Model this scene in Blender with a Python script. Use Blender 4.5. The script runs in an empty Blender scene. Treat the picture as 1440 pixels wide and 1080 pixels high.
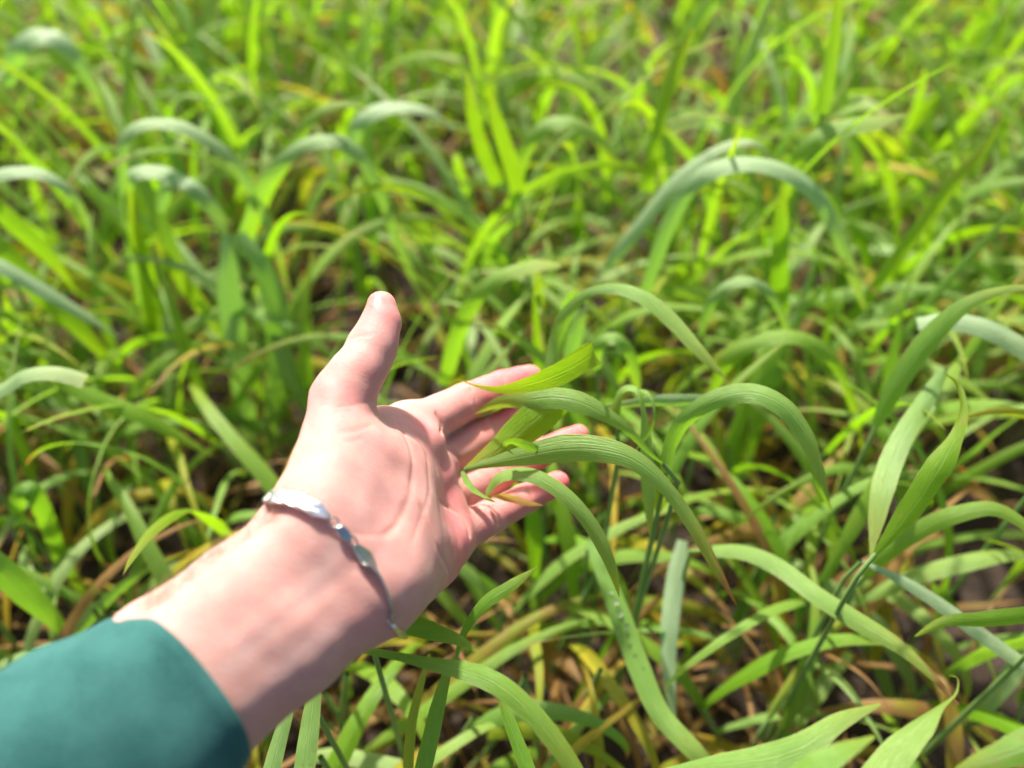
import bpy, math, random
import numpy as np
from mathutils import Vector, Matrix
random.seed(7); rng = np.random.default_rng(7)
C = bpy.context.scene
PI = math.pi
# ------------------------------------------------------------------ camera
H = 0.60                       # camera height above the soil
FPX = 1100.0                   # focal length in photograph pixels (1440 wide)
PITCH = math.radians(45)
cd = bpy.data.cameras.new('camera'); cam = bpy.data.objects.new('camera', cd)
C.collection.objects.link(cam); C.camera = cam
cam.location = (0, 0, H); cam.rotation_euler = (PITCH, 0, 0)
cd.sensor_width = 36; cd.lens = 36*FPX/1440
cd.clip_start = 0.01; cd.clip_end = 200
cd.dof.use_dof = True; cd.dof.focus_distance = 0.33; cd.dof.aperture_fstop = 3.4
cd.dof.aperture_blades = 0
# ------------------------------------------------------------------ sky + sun
SUN_EL, SUN_AZ = math.radians(57), math.radians(-22)     # ahead of the camera, a little to the left
w = bpy.data.worlds.new('World'); C.world = w; w.use_nodes = True
nt = w.node_tree
sky = nt.nodes.new('ShaderNodeTexSky'); sky.sky_type = 'NISHITA'; sky.sun_disc = False
sky.sun_elevation = SUN_EL; sky.sun_rotation = SUN_AZ; sky.dust_density = 4.0; sky.air_density = 0.8; sky.ozone_density = 0.2
bg = nt.nodes['Background']; bg.inputs['Strength'].default_value = 0.10
nt.links.new(sky.outputs['Color'], bg.inputs['Color'])
sl = bpy.data.lights.new('sun', 'SUN'); so = bpy.data.objects.new('sun', sl); C.collection.objects.link(so)
sl.energy = 4.8; sl.angle = math.radians(3.0); sl.color = (1.0, 0.945, 0.85)
sdir = Vector((math.sin(SUN_AZ)*math.cos(SUN_EL), math.cos(SUN_AZ)*math.cos(SUN_EL), math.sin(SUN_EL)))
so.rotation_euler = sdir.to_track_quat('Z', 'Y').to_euler(); so.location = (0, 0, 5)
C.view_settings.view_transform = 'Standard'; C.view_settings.look = 'None'
C.view_settings.exposure = 1.15; C.view_settings.gamma = 1
C.render.engine = 'CYCLES'
C.cycles.use_denoising = True
try: C.cycles.denoiser = 'OPENIMAGEDENOISE'
except Exception: pass
C.cycles.max_bounces = 7; C.cycles.diffuse_bounces = 4; C.cycles.glossy_bounces = 3
C.cycles.transmission_bounces = 5; C.cycles.transparent_max_bounces = 6
C.cycles.sample_clamp_indirect = 6

# ------------------------------------------------------------------ helpers
c_, s_ = math.cos(PITCH), math.sin(PITCH)
FWD = np.array([0, s_, -c_]); UP = np.array([0, c_, s_]); RIGHT = np.array([1., 0, 0]); CAM = np.array([0, 0, H])
def P(px, py, D):
    """point seen at photograph pixel (px,py) at depth D metres"""
    u = (px-720)/FPX; v = (540-py)/FPX
    return CAM + D*(FWD + u*RIGHT + v*UP)
def proj(p):
    q = np.asarray(p) - CAM
    D = q@FWD
    return 720+FPX*(q@RIGHT)/D, 540-FPX*(q@UP)/D, D
def Py(px, py, y):
    """point seen at pixel on the vertical plane at distance y"""
    v = (540-py)/FPX
    return P(px, py, y/(s_ + c_*v))
def y_for(py, z):
    v = (540-py)/FPX
    return (H-z)*(s_+c_*v)/(c_-s_*v)
def link(o): C.collection.objects.link(o); return o
def tag(o, label=None, cat=None, group=None, kind=None):
    if label: o['label'] = label
    if cat: o['category'] = cat
    if group: o['group'] = group
    if kind: o['kind'] = kind
    return o
def empty(name, loc):
    o = bpy.data.objects.new(name, None); o.location = loc; o.empty_display_size = 0.02
    return link(o)
def mesh_obj(name, V, F, mat, parent=None, smooth=True, attrs=None, uv=None):
    V = np.asarray(V, dtype=np.float64)
    if parent is not None: V = V - np.array(parent.location)
    me = bpy.data.meshes.new(name)
    me.from_pydata(V.tolist(), [], F.tolist() if hasattr(F, 'tolist') else F)
    if smooth: me.polygons.foreach_set('use_smooth', [True]*len(me.polygons))
    if attrs:
        for k, a in attrs.items():
            at = me.color_attributes.new(k, 'FLOAT_COLOR', 'POINT')
            at.data.foreach_set('color', np.asarray(a, dtype=np.float32).ravel())
    if uv is not None:
        ul = me.uv_layers.new(name='uv')
        li = np.zeros(len(me.loops), dtype=np.int32); me.loops.foreach_get('vertex_index', li)
        ul.data.foreach_set('uv', np.asarray(uv, dtype=np.float32)[li].ravel())
    me.materials.append(mat)
    o = link(bpy.data.objects.new(name, me))
    if parent is not None: o.parent = parent
    return o
def norm(a):
    a = np.asarray(a, dtype=float)
    return a/np.maximum(np.linalg.norm(a, axis=-1, keepdims=True), 1e-9)
def spline(pts, n):
    """Catmull-Rom through pts (k x d), n samples, even in arc length"""
    pts = np.asarray(pts, dtype=float)
    if len(pts) == 2:
        t = np.linspace(0, 1, n)[:, None]; return pts[0]*(1-t)+pts[1]*t
    q = np.vstack([2*pts[0]-pts[1], pts, 2*pts[-1]-pts[-2]])
    out = []
    for i in range(1, len(q)-2):
        for t in np.linspace(0, 1, 24, endpoint=False):
            a, b, c, d = q[i-1], q[i], q[i+1], q[i+2]
            out.append(0.5*((2*b)+(c-a)*t+(2*a-5*b+4*c-d)*t*t+(3*b-a-3*c+d)*t**3))
    out.append(pts[-1]); out = np.array(out)
    s = np.r_[0, np.cumsum(np.linalg.norm(np.diff(out[:, :3], axis=0), axis=1))]
    return np.stack([np.interp(np.linspace(0, s[-1], n), s, out[:, j]) for j in range(out.shape[1])], 1)

# ------------------------------------------------------------------ node helpers / materials
def newmat(name):
    m = bpy.data.materials.new(name); m.use_nodes = True
    nt = m.node_tree; b = nt.nodes['Principled BSDF']
    return m, nt, b
def N(nt, t, **kw):
    n = nt.nodes.new(t)
    for k, v in kw.items(): setattr(n, k, v)
    return n
def mixc(nt, fac, a, b, mode='MIX'):
    n = nt.nodes.new('ShaderNodeMix'); n.data_type = 'RGBA'; n.blend_type = mode
    for sock, val in ((n.inputs[0], fac), (n.inputs[6], a), (n.inputs[7], b)):
        if hasattr(val, 'links'): nt.links.new(val, sock)
        elif isinstance(val, (int, float)): sock.default_value = val
        else: sock.default_value = (*val, 1)
    return n.outputs[2]
def math_(nt, op, a, b=None, clamp=False):
    n = nt.nodes.new('ShaderNodeMath'); n.operation = op; n.use_clamp = clamp
    for i, v in enumerate((a, b)):
        if v is None: continue
        if hasattr(v, 'links'): nt.links.new(v, n.inputs[i])
        else: n.inputs[i].default_value = v
    return n.outputs[0]
def ramp(nt, fac, stops):
    n = nt.nodes.new('ShaderNodeValToRGB'); cr = n.color_ramp
    while len(cr.elements) < len(stops): cr.elements.new(0.5)
    for e, (p, c) in zip(cr.elements, stops): e.position = p; e.color = (*c, 1) if len(c) == 3 else c
    nt.links.new(fac, n.inputs[0]); return n.outputs[0]

def leaf_material():
    # tint: r = yellowing, g = browning, b = glaucous (blue-grey bloom) amount
    m, nt, b = newmat('wheat_leaf')
    at = N(nt, 'ShaderNodeAttribute', attribute_name='tint')
    sep = N(nt, 'ShaderNodeSeparateColor'); nt.links.new(at.outputs['Color'], sep.inputs[0])
    uv = N(nt, 'ShaderNodeUVMap', uv_map='uv'); sx = N(nt, 'ShaderNodeSeparateXYZ'); nt.links.new(uv.outputs[0], sx.inputs[0])
    geo = N(nt, 'ShaderNodeNewGeometry')
    no = N(nt, 'ShaderNodeTexNoise'); no.inputs['Scale'].default_value = 60; no.inputs['Detail'].default_value = 3
    nt.links.new(geo.outputs['Position'], no.inputs['Vector'])
    # parallel veins
    st = math_(nt, 'MULTIPLY', sx.outputs[0], 2*PI*9)
    st = math_(nt, 'SINE', st)
    st01 = math_(nt, 'MULTIPLY_ADD', st, 0.5); st01.node.inputs[2].default_value = 0.5
    vn = N(nt, 'ShaderNodeTexNoise'); vn.noise_dimensions = '2D'
    mp = N(nt, 'ShaderNodeMapping'); mp.inputs['Scale'].default_value = (42, 1.6, 1); nt.links.new(uv.outputs[0], mp.inputs[0])
    nt.links.new(mp.outputs[0], vn.inputs['Vector']); vn.inputs['Scale'].default_value = 1.0; vn.inputs['Detail'].default_value = 3
    veins = math_(nt, 'ADD', math_(nt, 'MULTIPLY', st01, 0.16), math_(nt, 'MULTIPLY', math_(nt, 'SUBTRACT', vn.outputs[0], .12), 1.2), True)
    mid = math_(nt, 'ABSOLUTE', math_(nt, 'SUBTRACT', sx.outputs[0], 0.5))
    midr = math_(nt, 'SUBTRACT', 1.0, math_(nt, 'MULTIPLY', mid, 26.0), True)
    edge = math_(nt, 'MULTIPLY', math_(nt, 'SUBTRACT', mid, 0.475, True), 40.0, True)
    g1 = mixc(nt, veins, (0.070, 0.190, 0.004), (0.175, 0.370, 0.010))
    g2 = mixc(nt, veins, (0.155, 0.300, 0.055), (0.370, 0.550, 0.185))
    col = mixc(nt, sep.outputs[2], g1, g2)
    col = mixc(nt, math_(nt, 'MULTIPLY', math_(nt, 'SUBTRACT', sep.outputs[2], .7, True), 1.3, True), col, (0.50, 0.64, 0.40))
    col = mixc(nt, math_(nt, 'MULTIPLY', midr, 0.55), col, (0.26, 0.40, 0.14))
    col = mixc(nt, math_(nt, 'MULTIPLY', edge, 0.5), col, (0.42, 0.50, 0.20))
    nz = math_(nt, 'MULTIPLY_ADD', math_(nt, 'SUBTRACT', no.outputs[0], 0.5), 1.6); nz.node.inputs[2].default_value = 0
    yl = math_(nt, 'MULTIPLY', sep.outputs[0], math_(nt, 'ADD', 1.0, nz), True)
    col = mixc(nt, yl, col, (0.50, 0.36, 0.03))
    br = ramp(nt, math_(nt, 'ADD', sep.outputs[1], math_(nt, 'MULTIPLY', nz, 0.45)), [(0.32, (0, 0, 0)), (0.62, (1, 1, 1))])
    dead = mixc(nt, no.outputs[0], (0.17, 0.075, 0.022), (0.46, 0.28, 0.10))
    col = mixc(nt, br, col, dead)
    vs = N(nt, 'ShaderNodeTexNoise'); vs.inputs['Scale'].default_value = 330; vs.inputs['Detail'].default_value = 2; nt.links.new(geo.outputs['Position'], vs.inputs['Vector'])
    spk = ramp(nt, math_(nt, 'ADD', vs.outputs[0], math_(nt, 'MULTIPLY', no.outputs[0], .22)), [(.80, (0, 0, 0)), (.86, (1, 1, 1))])
    col = mixc(nt, math_(nt, 'MULTIPLY', spk, .7), col, (0.30, 0.22, 0.06))
    trc = mixc(nt, sep.outputs[2], (0.30, 0.62, 0.005), (0.20, 0.44, 0.025))
    trc = mixc(nt, math_(nt, 'MULTIPLY', veins, 0.45), trc, (0.34, 0.60, 0.02))
    trc = mixc(nt, yl, trc, (0.60, 0.48, 0.02))
    trc = mixc(nt, br, trc, (0.50, 0.22, 0.04))
    nt.links.new(col, b.inputs['Base Color'])
    b.inputs['Roughness'].default_value = 0.42
    b.inputs['Specular IOR Level'].default_value = 0.5
    b.inputs['Sheen Weight'].default_value = 0.0
    bump = N(nt, 'ShaderNodeBump'); bump.inputs['Strength'].default_value = 0.5; bump.inputs['Distance'].default_value = 0.0007
    nt.links.new(math_(nt, 'ADD', veins, math_(nt, 'MULTIPLY', midr, 0.8)), bump.inputs['Height'])
    nt.links.new(bump.outputs[0], b.inputs['Normal'])
    tr = N(nt, 'ShaderNodeBsdfTranslucent'); nt.links.new(trc, tr.inputs[0]); nt.links.new(bump.outputs[0], tr.inputs['Normal'])
    mx = N(nt, 'ShaderNodeMixShader'); mx.inputs[0].default_value = 0.47
    nt.links.new(b.outputs[0], mx.inputs[1]); nt.links.new(tr.outputs[0], mx.inputs[2])
    nt.links.new(mx.outputs[0], nt.nodes['Material Output'].inputs[0])
    return m
LEAF = leaf_material()

def stem_material():
    m, nt, b = newmat('wheat_stem')
    geo = N(nt, 'ShaderNodeNewGeometry')
    no = N(nt, 'ShaderNodeTexNoise'); no.inputs['Scale'].default_value = 35; nt.links.new(geo.outputs['Position'], no.inputs['Vector'])
    sx = N(nt, 'ShaderNodeSeparateXYZ'); nt.links.new(geo.outputs['Position'], sx.inputs[0])
    c = mixc(nt, no.outputs[0], (0.10, 0.22, 0.04), (0.22, 0.33, 0.10))
    low = ramp(nt, math_(nt, 'ADD', math_(nt, 'MULTIPLY', sx.outputs[2], 9.0), math_(nt, 'MULTIPLY', no.outputs[0], 0.6)), [(0.35, (1, 1, 1)), (0.9, (0, 0, 0))])
    c = mixc(nt, low, c, (0.34, 0.24, 0.11))
    nt.links.new(c, b.inputs['Base Color']); b.inputs['Roughness'].default_value = 0.5
    return m
STEM = stem_material()

def skin_material():
    m, nt, b = newmat('skin')
    at = N(nt, 'ShaderNodeAttribute', attribute_name='skin')
    geo = N(nt, 'ShaderNodeNewGeometry')
    n1 = N(nt, 'ShaderNodeTexNoise'); n1.inputs['Scale'].default_value = 140; n1.inputs['Detail'].default_value = 4
    n2 = N(nt, 'ShaderNodeTexNoise'); n2.inputs['Scale'].default_value = 42; n2.inputs['Detail'].default_value = 2
    for n in (n1, n2): nt.links.new(geo.outputs['Position'], n.inputs['Vector'])
    c = mixc(nt, ramp(nt, n2.outputs[0], [(0.4, (0, 0, 0)), (0.68, (0.42, 0.42, 0.42))]), at.outputs['Color'], (0.56, 0.27, 0.22))
    c = mixc(nt, ramp(nt, n1.outputs[0], [(0.42, (0, 0, 0)), (0.75, (0.28, 0.28, 0.28))]), c, (0.60, 0.42, 0.34))
    nt.links.new(c, b.inputs['Base Color'])
    b.inputs['Subsurface Weight'].default_value = 1.0
    b.inputs['Subsurface Radius'].default_value = (1.0, 0.30, 0.16)
    b.inputs['Subsurface Scale'].default_value = 0.0042
    b.inputs['Roughness'].default_value = 0.58
    b.inputs['Specular IOR Level'].default_value = 0.28
    vo = N(nt, 'ShaderNodeTexVoronoi'); vo.inputs['Scale'].default_value = 1500; nt.links.new(geo.outputs['Position'], vo.inputs['Vector'])
    n3 = N(nt, 'ShaderNodeTexNoise'); n3.inputs['Scale'].default_value = 420; n3.inputs['Detail'].default_value = 5
    mp = N(nt, 'ShaderNodeMapping'); mp.inputs['Rotation'].default_value = (0.5, 0.3, 0.6); mp.inputs['Scale'].default_value = (1, 2.6, 1)
    nt.links.new(geo.outputs['Position'], mp.inputs[0]); nt.links.new(mp.outputs[0], n3.inputs['Vector'])
    h = math_(nt, 'ADD', math_(nt, 'MULTIPLY', vo.outputs['Distance'], 0.35), n3.outputs[0])
    bp = N(nt, 'ShaderNodeBump'); bp.inputs['Strength'].default_value = 0.35; bp.inputs['Distance'].default_value = 0.0005
    nt.links.new(h, bp.inputs['Height']); nt.links.new(bp.outputs[0], b.inputs['Normal'])
    return m

def simple(name, col, rough=0.5, metal=0.0, **kw):
    m, nt, b = newmat(name); b.inputs['Base Color'].default_value = (*col, 1)
    b.inputs['Roughness'].default_value = rough; b.inputs['Metallic'].default_value = metal
    for k, v in kw.items(): b.inputs[k.replace('_', ' ')].default_value = v
    return m

def cloth_material():
    m, nt, b = newmat('teal_fleece')
    geo = N(nt, 'ShaderNodeNewGeometry')
    n1 = N(nt, 'ShaderNodeTexNoise'); n1.inputs['Scale'].default_value = 60; n1.inputs['Detail'].default_value = 4
    n2 = N(nt, 'ShaderNodeTexNoise'); n2.inputs['Scale'].default_value = 1400; n2.inputs['Detail'].default_value = 3
    for n in (n1, n2): nt.links.new(geo.outputs['Position'], n.inputs['Vector'])
    c = mixc(nt, ramp(nt, n1.outputs[0], [(0.35, (0, 0, 0)), (0.7, (1, 1, 1))]), (0.013, 0.070, 0.063), (0.034, 0.122, 0.108))
    c = mixc(nt, ramp(nt, n2.outputs[0], [(0.4, (0, 0, 0)), (0.7, (0.5, 0.5, 0.5))]), c, (0.045, 0.16, 0.145))
    nt.links.new(c, b.inputs['Base Color']); b.inputs['Roughness'].default_value = 0.9
    b.inputs['Sheen Weight'].default_value = 0.15; b.inputs['Sheen Tint'].default_value = (0.5, 0.95, 0.9, 1)
    b.inputs['Specular IOR Level'].default_value = 0.2
    bp = N(nt, 'ShaderNodeBump'); bp.inputs['Strength'].default_value = 0.6; bp.inputs['Distance'].default_value = 0.0006
    nt.links.new(n2.outputs[0], bp.inputs['Height']); nt.links.new(bp.outputs[0], b.inputs['Normal'])
    return m

def soil_material():
    m, nt, b = newmat('soil')
    geo = N(nt, 'ShaderNodeNewGeometry')
    n1 = N(nt, 'ShaderNodeTexNoise'); n1.inputs['Scale'].default_value = 25; n1.inputs['Detail'].default_value = 8
    n2 = N(nt, 'ShaderNodeTexNoise'); n2.inputs['Scale'].default_value = 240; n2.inputs['Detail'].default_value = 6
    for n in (n1, n2): nt.links.new(geo.outputs['Position'], n.inputs['Vector'])
    c = mixc(nt, n1.outputs[0], (0.012, 0.0062, 0.0035), (0.038, 0.021, 0.012))
    c = mixc(nt, math_(nt, 'MULTIPLY', n2.outputs[0], 0.6), c, (0.055, 0.034, 0.021))
    nt.links.new(c, b.inputs['Base Color']); b.inputs['Roughness'].default_value = 0.9
    bp = N(nt, 'ShaderNodeBump'); bp.inputs['Strength'].default_value = 0.9; bp.inputs['Distance'].default_value = 0.004
    nt.links.new(math_(nt, 'ADD', n1.outputs[0], n2.outputs[0]), bp.inputs['Height']); nt.links.new(bp.outputs[0], b.inputs['Normal'])
    return m
SOIL = soil_material()

# ------------------------------------------------------------------ ground
def ground():
    xs = np.unique(np.r_[-60, -20, -6, np.linspace(-2, 2, 200), 6, 20, 60])
    ys = np.unique(np.r_[-60, -20, -5, -1.5, np.linspace(-0.4, 2.6, 170), 4, 8, 20, 60])
    X, Y = np.meshgrid(xs, ys); Z = np.zeros_like(X)
    r = np.random.default_rng(3)
    for k in range(60):
        f = r.uniform(15, 170); a = r.uniform(0, 2*PI); Z += (0.12/f)*np.sin(f*(X*math.cos(a)+Y*math.sin(a))+r.uniform(0, 6))
    Z = np.where((abs(X) < 2.1) & (Y > -.5) & (Y < 2.7), Z, 0)
    V = np.stack([X, Y, Z], -1).reshape(-1, 3); nx, ny = len(xs), len(ys)
    i = (np.arange(ny-1)[:, None]*nx+np.arange(nx-1)[None]).ravel()
    F = np.stack([i, i+1, i+1+nx, i+nx], 1)
    tag(mesh_obj('ground', V, F, SOIL), kind='structure')
ground()
# soil clods: nobody could count them
def clods():
    V = []; F = []; r = np.random.default_rng(11)
    import bmesh
    bm = bmesh.new(); bmesh.ops.create_icosphere(bm, subdivisions=2, radius=1)
    base = np.array([v.co[:] for v in bm.verts]); fs = np.array([[v.index for v in f.verts] for f in bm.faces]); bm.free()
    n = 0
    for k in range(1500):
        y = r.uniform(-.15, 1.9); x = r.uniform(-1, 1)*(0.4+.75*max(y, 0)); s = r.lognormal(-5.1, .55)
        ph = r.uniform(0, 6, 6)
        d = 1+.25*np.sin(base[:, 0]*3+ph[0])+.22*np.sin(base[:, 1]*4+ph[1])+.2*np.sin(base[:, 2]*5+ph[2])+.1*np.sin(base[:, 0]*9+base[:, 1]*7+ph[3])
        v = base*d[:, None]*s*np.array([1, 1, .7])
        V.append(v+np.array([x, y, s*.2])); F.append(fs+n); n += len(base)
    tag(mesh_obj('soil_clods', np.vstack(V), np.vstack(F), SOIL, smooth=True), 'dark brown crumbs and clods of soil between the wheat plants', 'soil', kind='stuff')
clods()

# ------------------------------------------------------------------ the hand as a distance field
def rc(p, a, b, ra, rb):
    ba = b-a; t = np.clip(((p-a)@ba)/(ba@ba), 0, 1)
    return np.linalg.norm(p-a-t[:, None]*ba, axis=1)-(ra+(rb-ra)*t)
def smin(a, b, k):
    h = np.maximum(k-np.abs(a-b), 0)/k
    return np.minimum(a, b)-h*h*k*0.25
def ell(p, c, ax, r):
    q = (p-c)@ax.T/r; k0 = np.linalg.norm(q, axis=1); k1 = np.linalg.norm(q/r, axis=1)
    return k0*(k0-1)/np.maximum(k1, 1e-9)

FING = {  # joints: px, py, depth, radius
 'index':  [(572, 608, .362, .0120), (655, 565, .386, .0089), (708, 544, .398, .0080), (744, 532, .405, .0070)],
 'middle': [(594, 660, .368, .0118), (682, 612, .394, .0087), (741, 580, .408, .0074), (785, 563, .416, .0061)],
 'ring':   [(608, 712, .366, .0115), (697, 669, .390, .0078), (758, 638, .402, .0070), (813, 613, .409, .0058)],
 'pinky':  [(622, 764, .356, .0108), (690, 727, .372, .0079), (738, 702, .380, .0069), (784, 679, .385, .0058)],
}
THUMB = [(457, 690, .290, .0145), (478, 563, .311, .0110), (521, 489, .322, .0086), (536, 430, .328, .0061)]
def J(t): return P(t[0], t[1], t[2])
FJ = {k: [J(t) for t in v] for k, v in FING.items()}
TJ = [J(t) for t in THUMB]
def hand_sdf(p):
    d = None
    # forearm and wrist: radial and ulnar columns
    arm = [((-260, 1330, .225), (-205, 1400, .225), .020), ((110, 1065, .252), (150, 1110, .252), .0185), ((231, 937, .256), (277, 991, .256), .0222),
           ((350, 838, .270), (405, 903, .270), .0196), ((443, 755, .284), (507, 824, .284), .0180)]
    for i in range(len(arm)-1):
        a, b = arm[i], arm[i+1]
        r = smin(rc(p, P(*a[0]), P(*b[0]), a[2], b[2]), rc(p, P(*a[1]), P(*b[1]), a[2], b[2]), .012)
        d = r if d is None else smin(d, r, .004)
    # metacarpals
    car = {'index': (462, 758, .296, .0165), 'middle': (482, 778, .295, .0175), 'ring': (500, 800, .292, .0175), 'pinky': (514, 822, .288, .0170)}
    for k, cc in car.items():
        m = FING[k][0]
        d = smin(d, rc(p, P(*cc[:3]), FJ[k][0], cc[3], m[3]), .012)
    # thenar + hypothenar pads
    d = smin(d, rc(p, P(462, 728, .286), P(500, 655, .304), .0165, .0155), .016)
    d = smin(d, rc(p, P(500, 660, .310), P(530, 612, .339), .0135, .0105), .018)
    d = smin(d, rc(p, P(535, 770, .304), P(575, 680, .348), .0125, .0115), .014)
    d = smin(d, rc(p, P(546, 648, .336), P(556, 735, .306), .0135, .0135), .018)
    d = smin(d, rc(p, P(540, 812, .291), P(600, 780, .335), .0150, .0135), .014)
    d = smin(d, rc(p, FJ['index'][0], FJ['pinky'][0], .0105, .0100), .010)
    # hollow of the palm
    d = -smin(-d, rc(p, P(545, 705, .272), P(582, 690, .312), .010, .008), .022)*1.0 if False else d
    # thumb
    th = None
    for i in range(3):
        r = rc(p, TJ[i], TJ[i+1], THUMB[i][3], THUMB[i+1][3]); th = r if th is None else smin(th, r, .005)
    # fleshy pulp of the thumb, on the side away from the nail
    th = smin(th, rc(p, P(520, 508, .318), P(543, 455, .325), .0078, .0060), .006)
    th = smin(th, rc(p, P(500, 530, .315), P(488, 560, .314), .0098, .0105), .006)
    d = smin(d, th, .009)
    # fingers (joined to the palm softly, to each other only at the webs)
    fs = []
    for k, jt in FJ.items():
        R = [t[3] for t in FING[k]]; f = None
        r0 = R[0]*(.97 if k == 'index' else .88)
        for i in range(3):
            ra = r0 if i == 0 else R[i]
            r = rc(p, jt[i], jt[i+1], ra, R[i+1]); f = r if f is None else smin(f, r, .003)
            # fleshy pads on the palm side between the joints
            mdp = (jt[i]*(.42 if i else .30)+jt[i+1]*(.58 if i else .70)); tow = norm(CAM-mdp)
            ax = norm(jt[i+1]-jt[i]); side = norm(np.cross(ax, tow)); pn = np.cross(side, ax); pn = pn if pn@tow > 0 else -pn
            Lp = np.linalg.norm(jt[i+1]-jt[i])
            A = np.stack([ax, side, pn])
            f = smin(f, ell(p, mdp+pn*R[i+1]*.28, A, np.array([Lp*.42, R[i+1]*.93, R[i+1]*.85])), .003)
        fs.append(f)
    fu = fs[0]
    for f in fs[1:]: fu = smin(fu, f, .0022)
    d = smin(d, fu, .007)
    # pads at the finger roots
    for (px, py, D, r) in ((598, 622, .352, .0085), (612, 668, .358, .0085), (626, 716, .357, .0088), (634, 758, .347, .0095)):
        d = smin(d, np.linalg.norm(p-P(px, py, D), axis=1)-r, .007)
    return d
def trace(px, py, default=None):
    o = P(px, py, .12); dr = norm(P(px, py, .3)-CAM); t = 0
    for i in range(90):
        q = o+dr*t; dd = hand_sdf(q[None])[0]
        if dd < 1e-4: return q
        t += max(dd*.9, 2e-4)
        if t > .5: break
    return default

def surface_nets(f, lo, hi, h):
    n = np.ceil((hi-lo)/h).astype(int)+1
    nc = np.ceil(n/4).astype(int)+1
    g = np.meshgrid(*[np.arange(k)*4*h+lo[i] for i, k in enumerate(nc)], indexing='ij')
    dc = f(np.stack([a.ravel() for a in g], 1)).reshape(nc)
    near = np.abs(dc) < 4*h*1.9+.004
    full = np.kron(np.sign(dc), np.ones((4, 4, 4)))[:n[0], :n[1], :n[2]]*.05
    # refine
    nn = near.copy()
    msk = np.kron(nn, np.ones((4, 4, 4), bool))
    m2 = np.zeros_like(msk)
    for dx in (0, 3):                                   # node k covers cells on both sides
        for dy in (0, 3):
            for dz in (0, 3):
                m2[:msk.shape[0]-dx or None, :msk.shape[1]-dy or None, :msk.shape[2]-dz or None] |= msk[dx:, dy:, dz:]
    m2 |= msk; m2 = m2[:n[0], :n[1], :n[2]]
    idx = np.argwhere(m2); pts = idx*h+lo
    vals = np.empty(len(pts))
    for i in range(0, len(pts), 400000): vals[i:i+400000] = f(pts[i:i+400000])
    full[idx[:, 0], idx[:, 1], idx[:, 2]] = vals
    G = full; S = G < 0
    cs = np.zeros(tuple(np.array(G.shape)-1), int)
    for a in (0, 1):
        for b in (0, 1):
            for c in (0, 1): cs += S[a:a+cs.shape[0], b:b+cs.shape[1], c:c+cs.shape[2]]
    act = (cs > 0) & (cs < 8); ai = np.argwhere(act); vid = -np.ones(act.shape, int); vid[act] = np.arange(len(ai))
    acc = np.zeros((len(ai), 3)); cnt = np.zeros(len(ai))
    corners = [(a, b, c) for a in (0, 1) for b in (0, 1) for c in (0, 1)]
    for u in corners:
        for ax in range(3):
            if u[ax]: continue
            w_ = list(u); w_[ax] = 1
            g0 = G[ai[:, 0]+u[0], ai[:, 1]+u[1], ai[:, 2]+u[2]]; g1 = G[ai[:, 0]+w_[0], ai[:, 1]+w_[1], ai[:, 2]+w_[2]]
            x = (g0 < 0) != (g1 < 0); t = np.where(x, g0/np.where(x, g0-g1, 1), 0)
            pt = np.tile(np.array(u, float), (len(ai), 1)); pt[:, ax] += t
            acc[x] += pt[x]; cnt[x] += 1
    V = (ai+acc/cnt[:, None])*h+lo
    F = []
    for ax in range(3):
        o1, o2 = [(1, 2), (2, 0), (0, 1)][ax]
        sl0 = [slice(1, -1)]*3; sl0[ax] = slice(0, -1); sl1 = list(sl0); sl1[ax] = slice(1, None)
        A = S[tuple(sl0)]; B = S[tuple(sl1)]
        e = np.argwhere(A != B); off = np.array([1, 1, 1]); off[ax] = 0; e = e+off
        d1 = np.zeros(3, int); d1[o1] = 1; d2 = np.zeros(3, int); d2[o2] = 1
        ok = (e < np.array(vid.shape)).all(1); e = e[ok]
        q = [vid[tuple((e-a).T)] for a in (d1*0+d2*0, d1, d1+d2, d2)]
        q = np.stack(q, 1); ins = S[tuple(e.T)]
        q[~ins] = q[~ins][:, ::-1]
        F.append(q[(q >= 0).all(1)])
    return V, np.vstack(F)

def grad(f, p, e=3e-4):
    g = np.stack([f(p+np.eye(3)[i]*e)-f(p-np.eye(3)[i]*e) for i in range(3)], 1)
    return norm(g)

def seg_dist(p, pl):
    d = np.full(len(p), 9.)
    for a, b in zip(pl[:-1], pl[1:]):
        ba = b-a; t = np.clip(((p-a)@ba)/(ba@ba), 0, 1)
        d = np.minimum(d, np.linalg.norm(p-a-t[:, None]*ba, axis=1))
    return d

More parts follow.
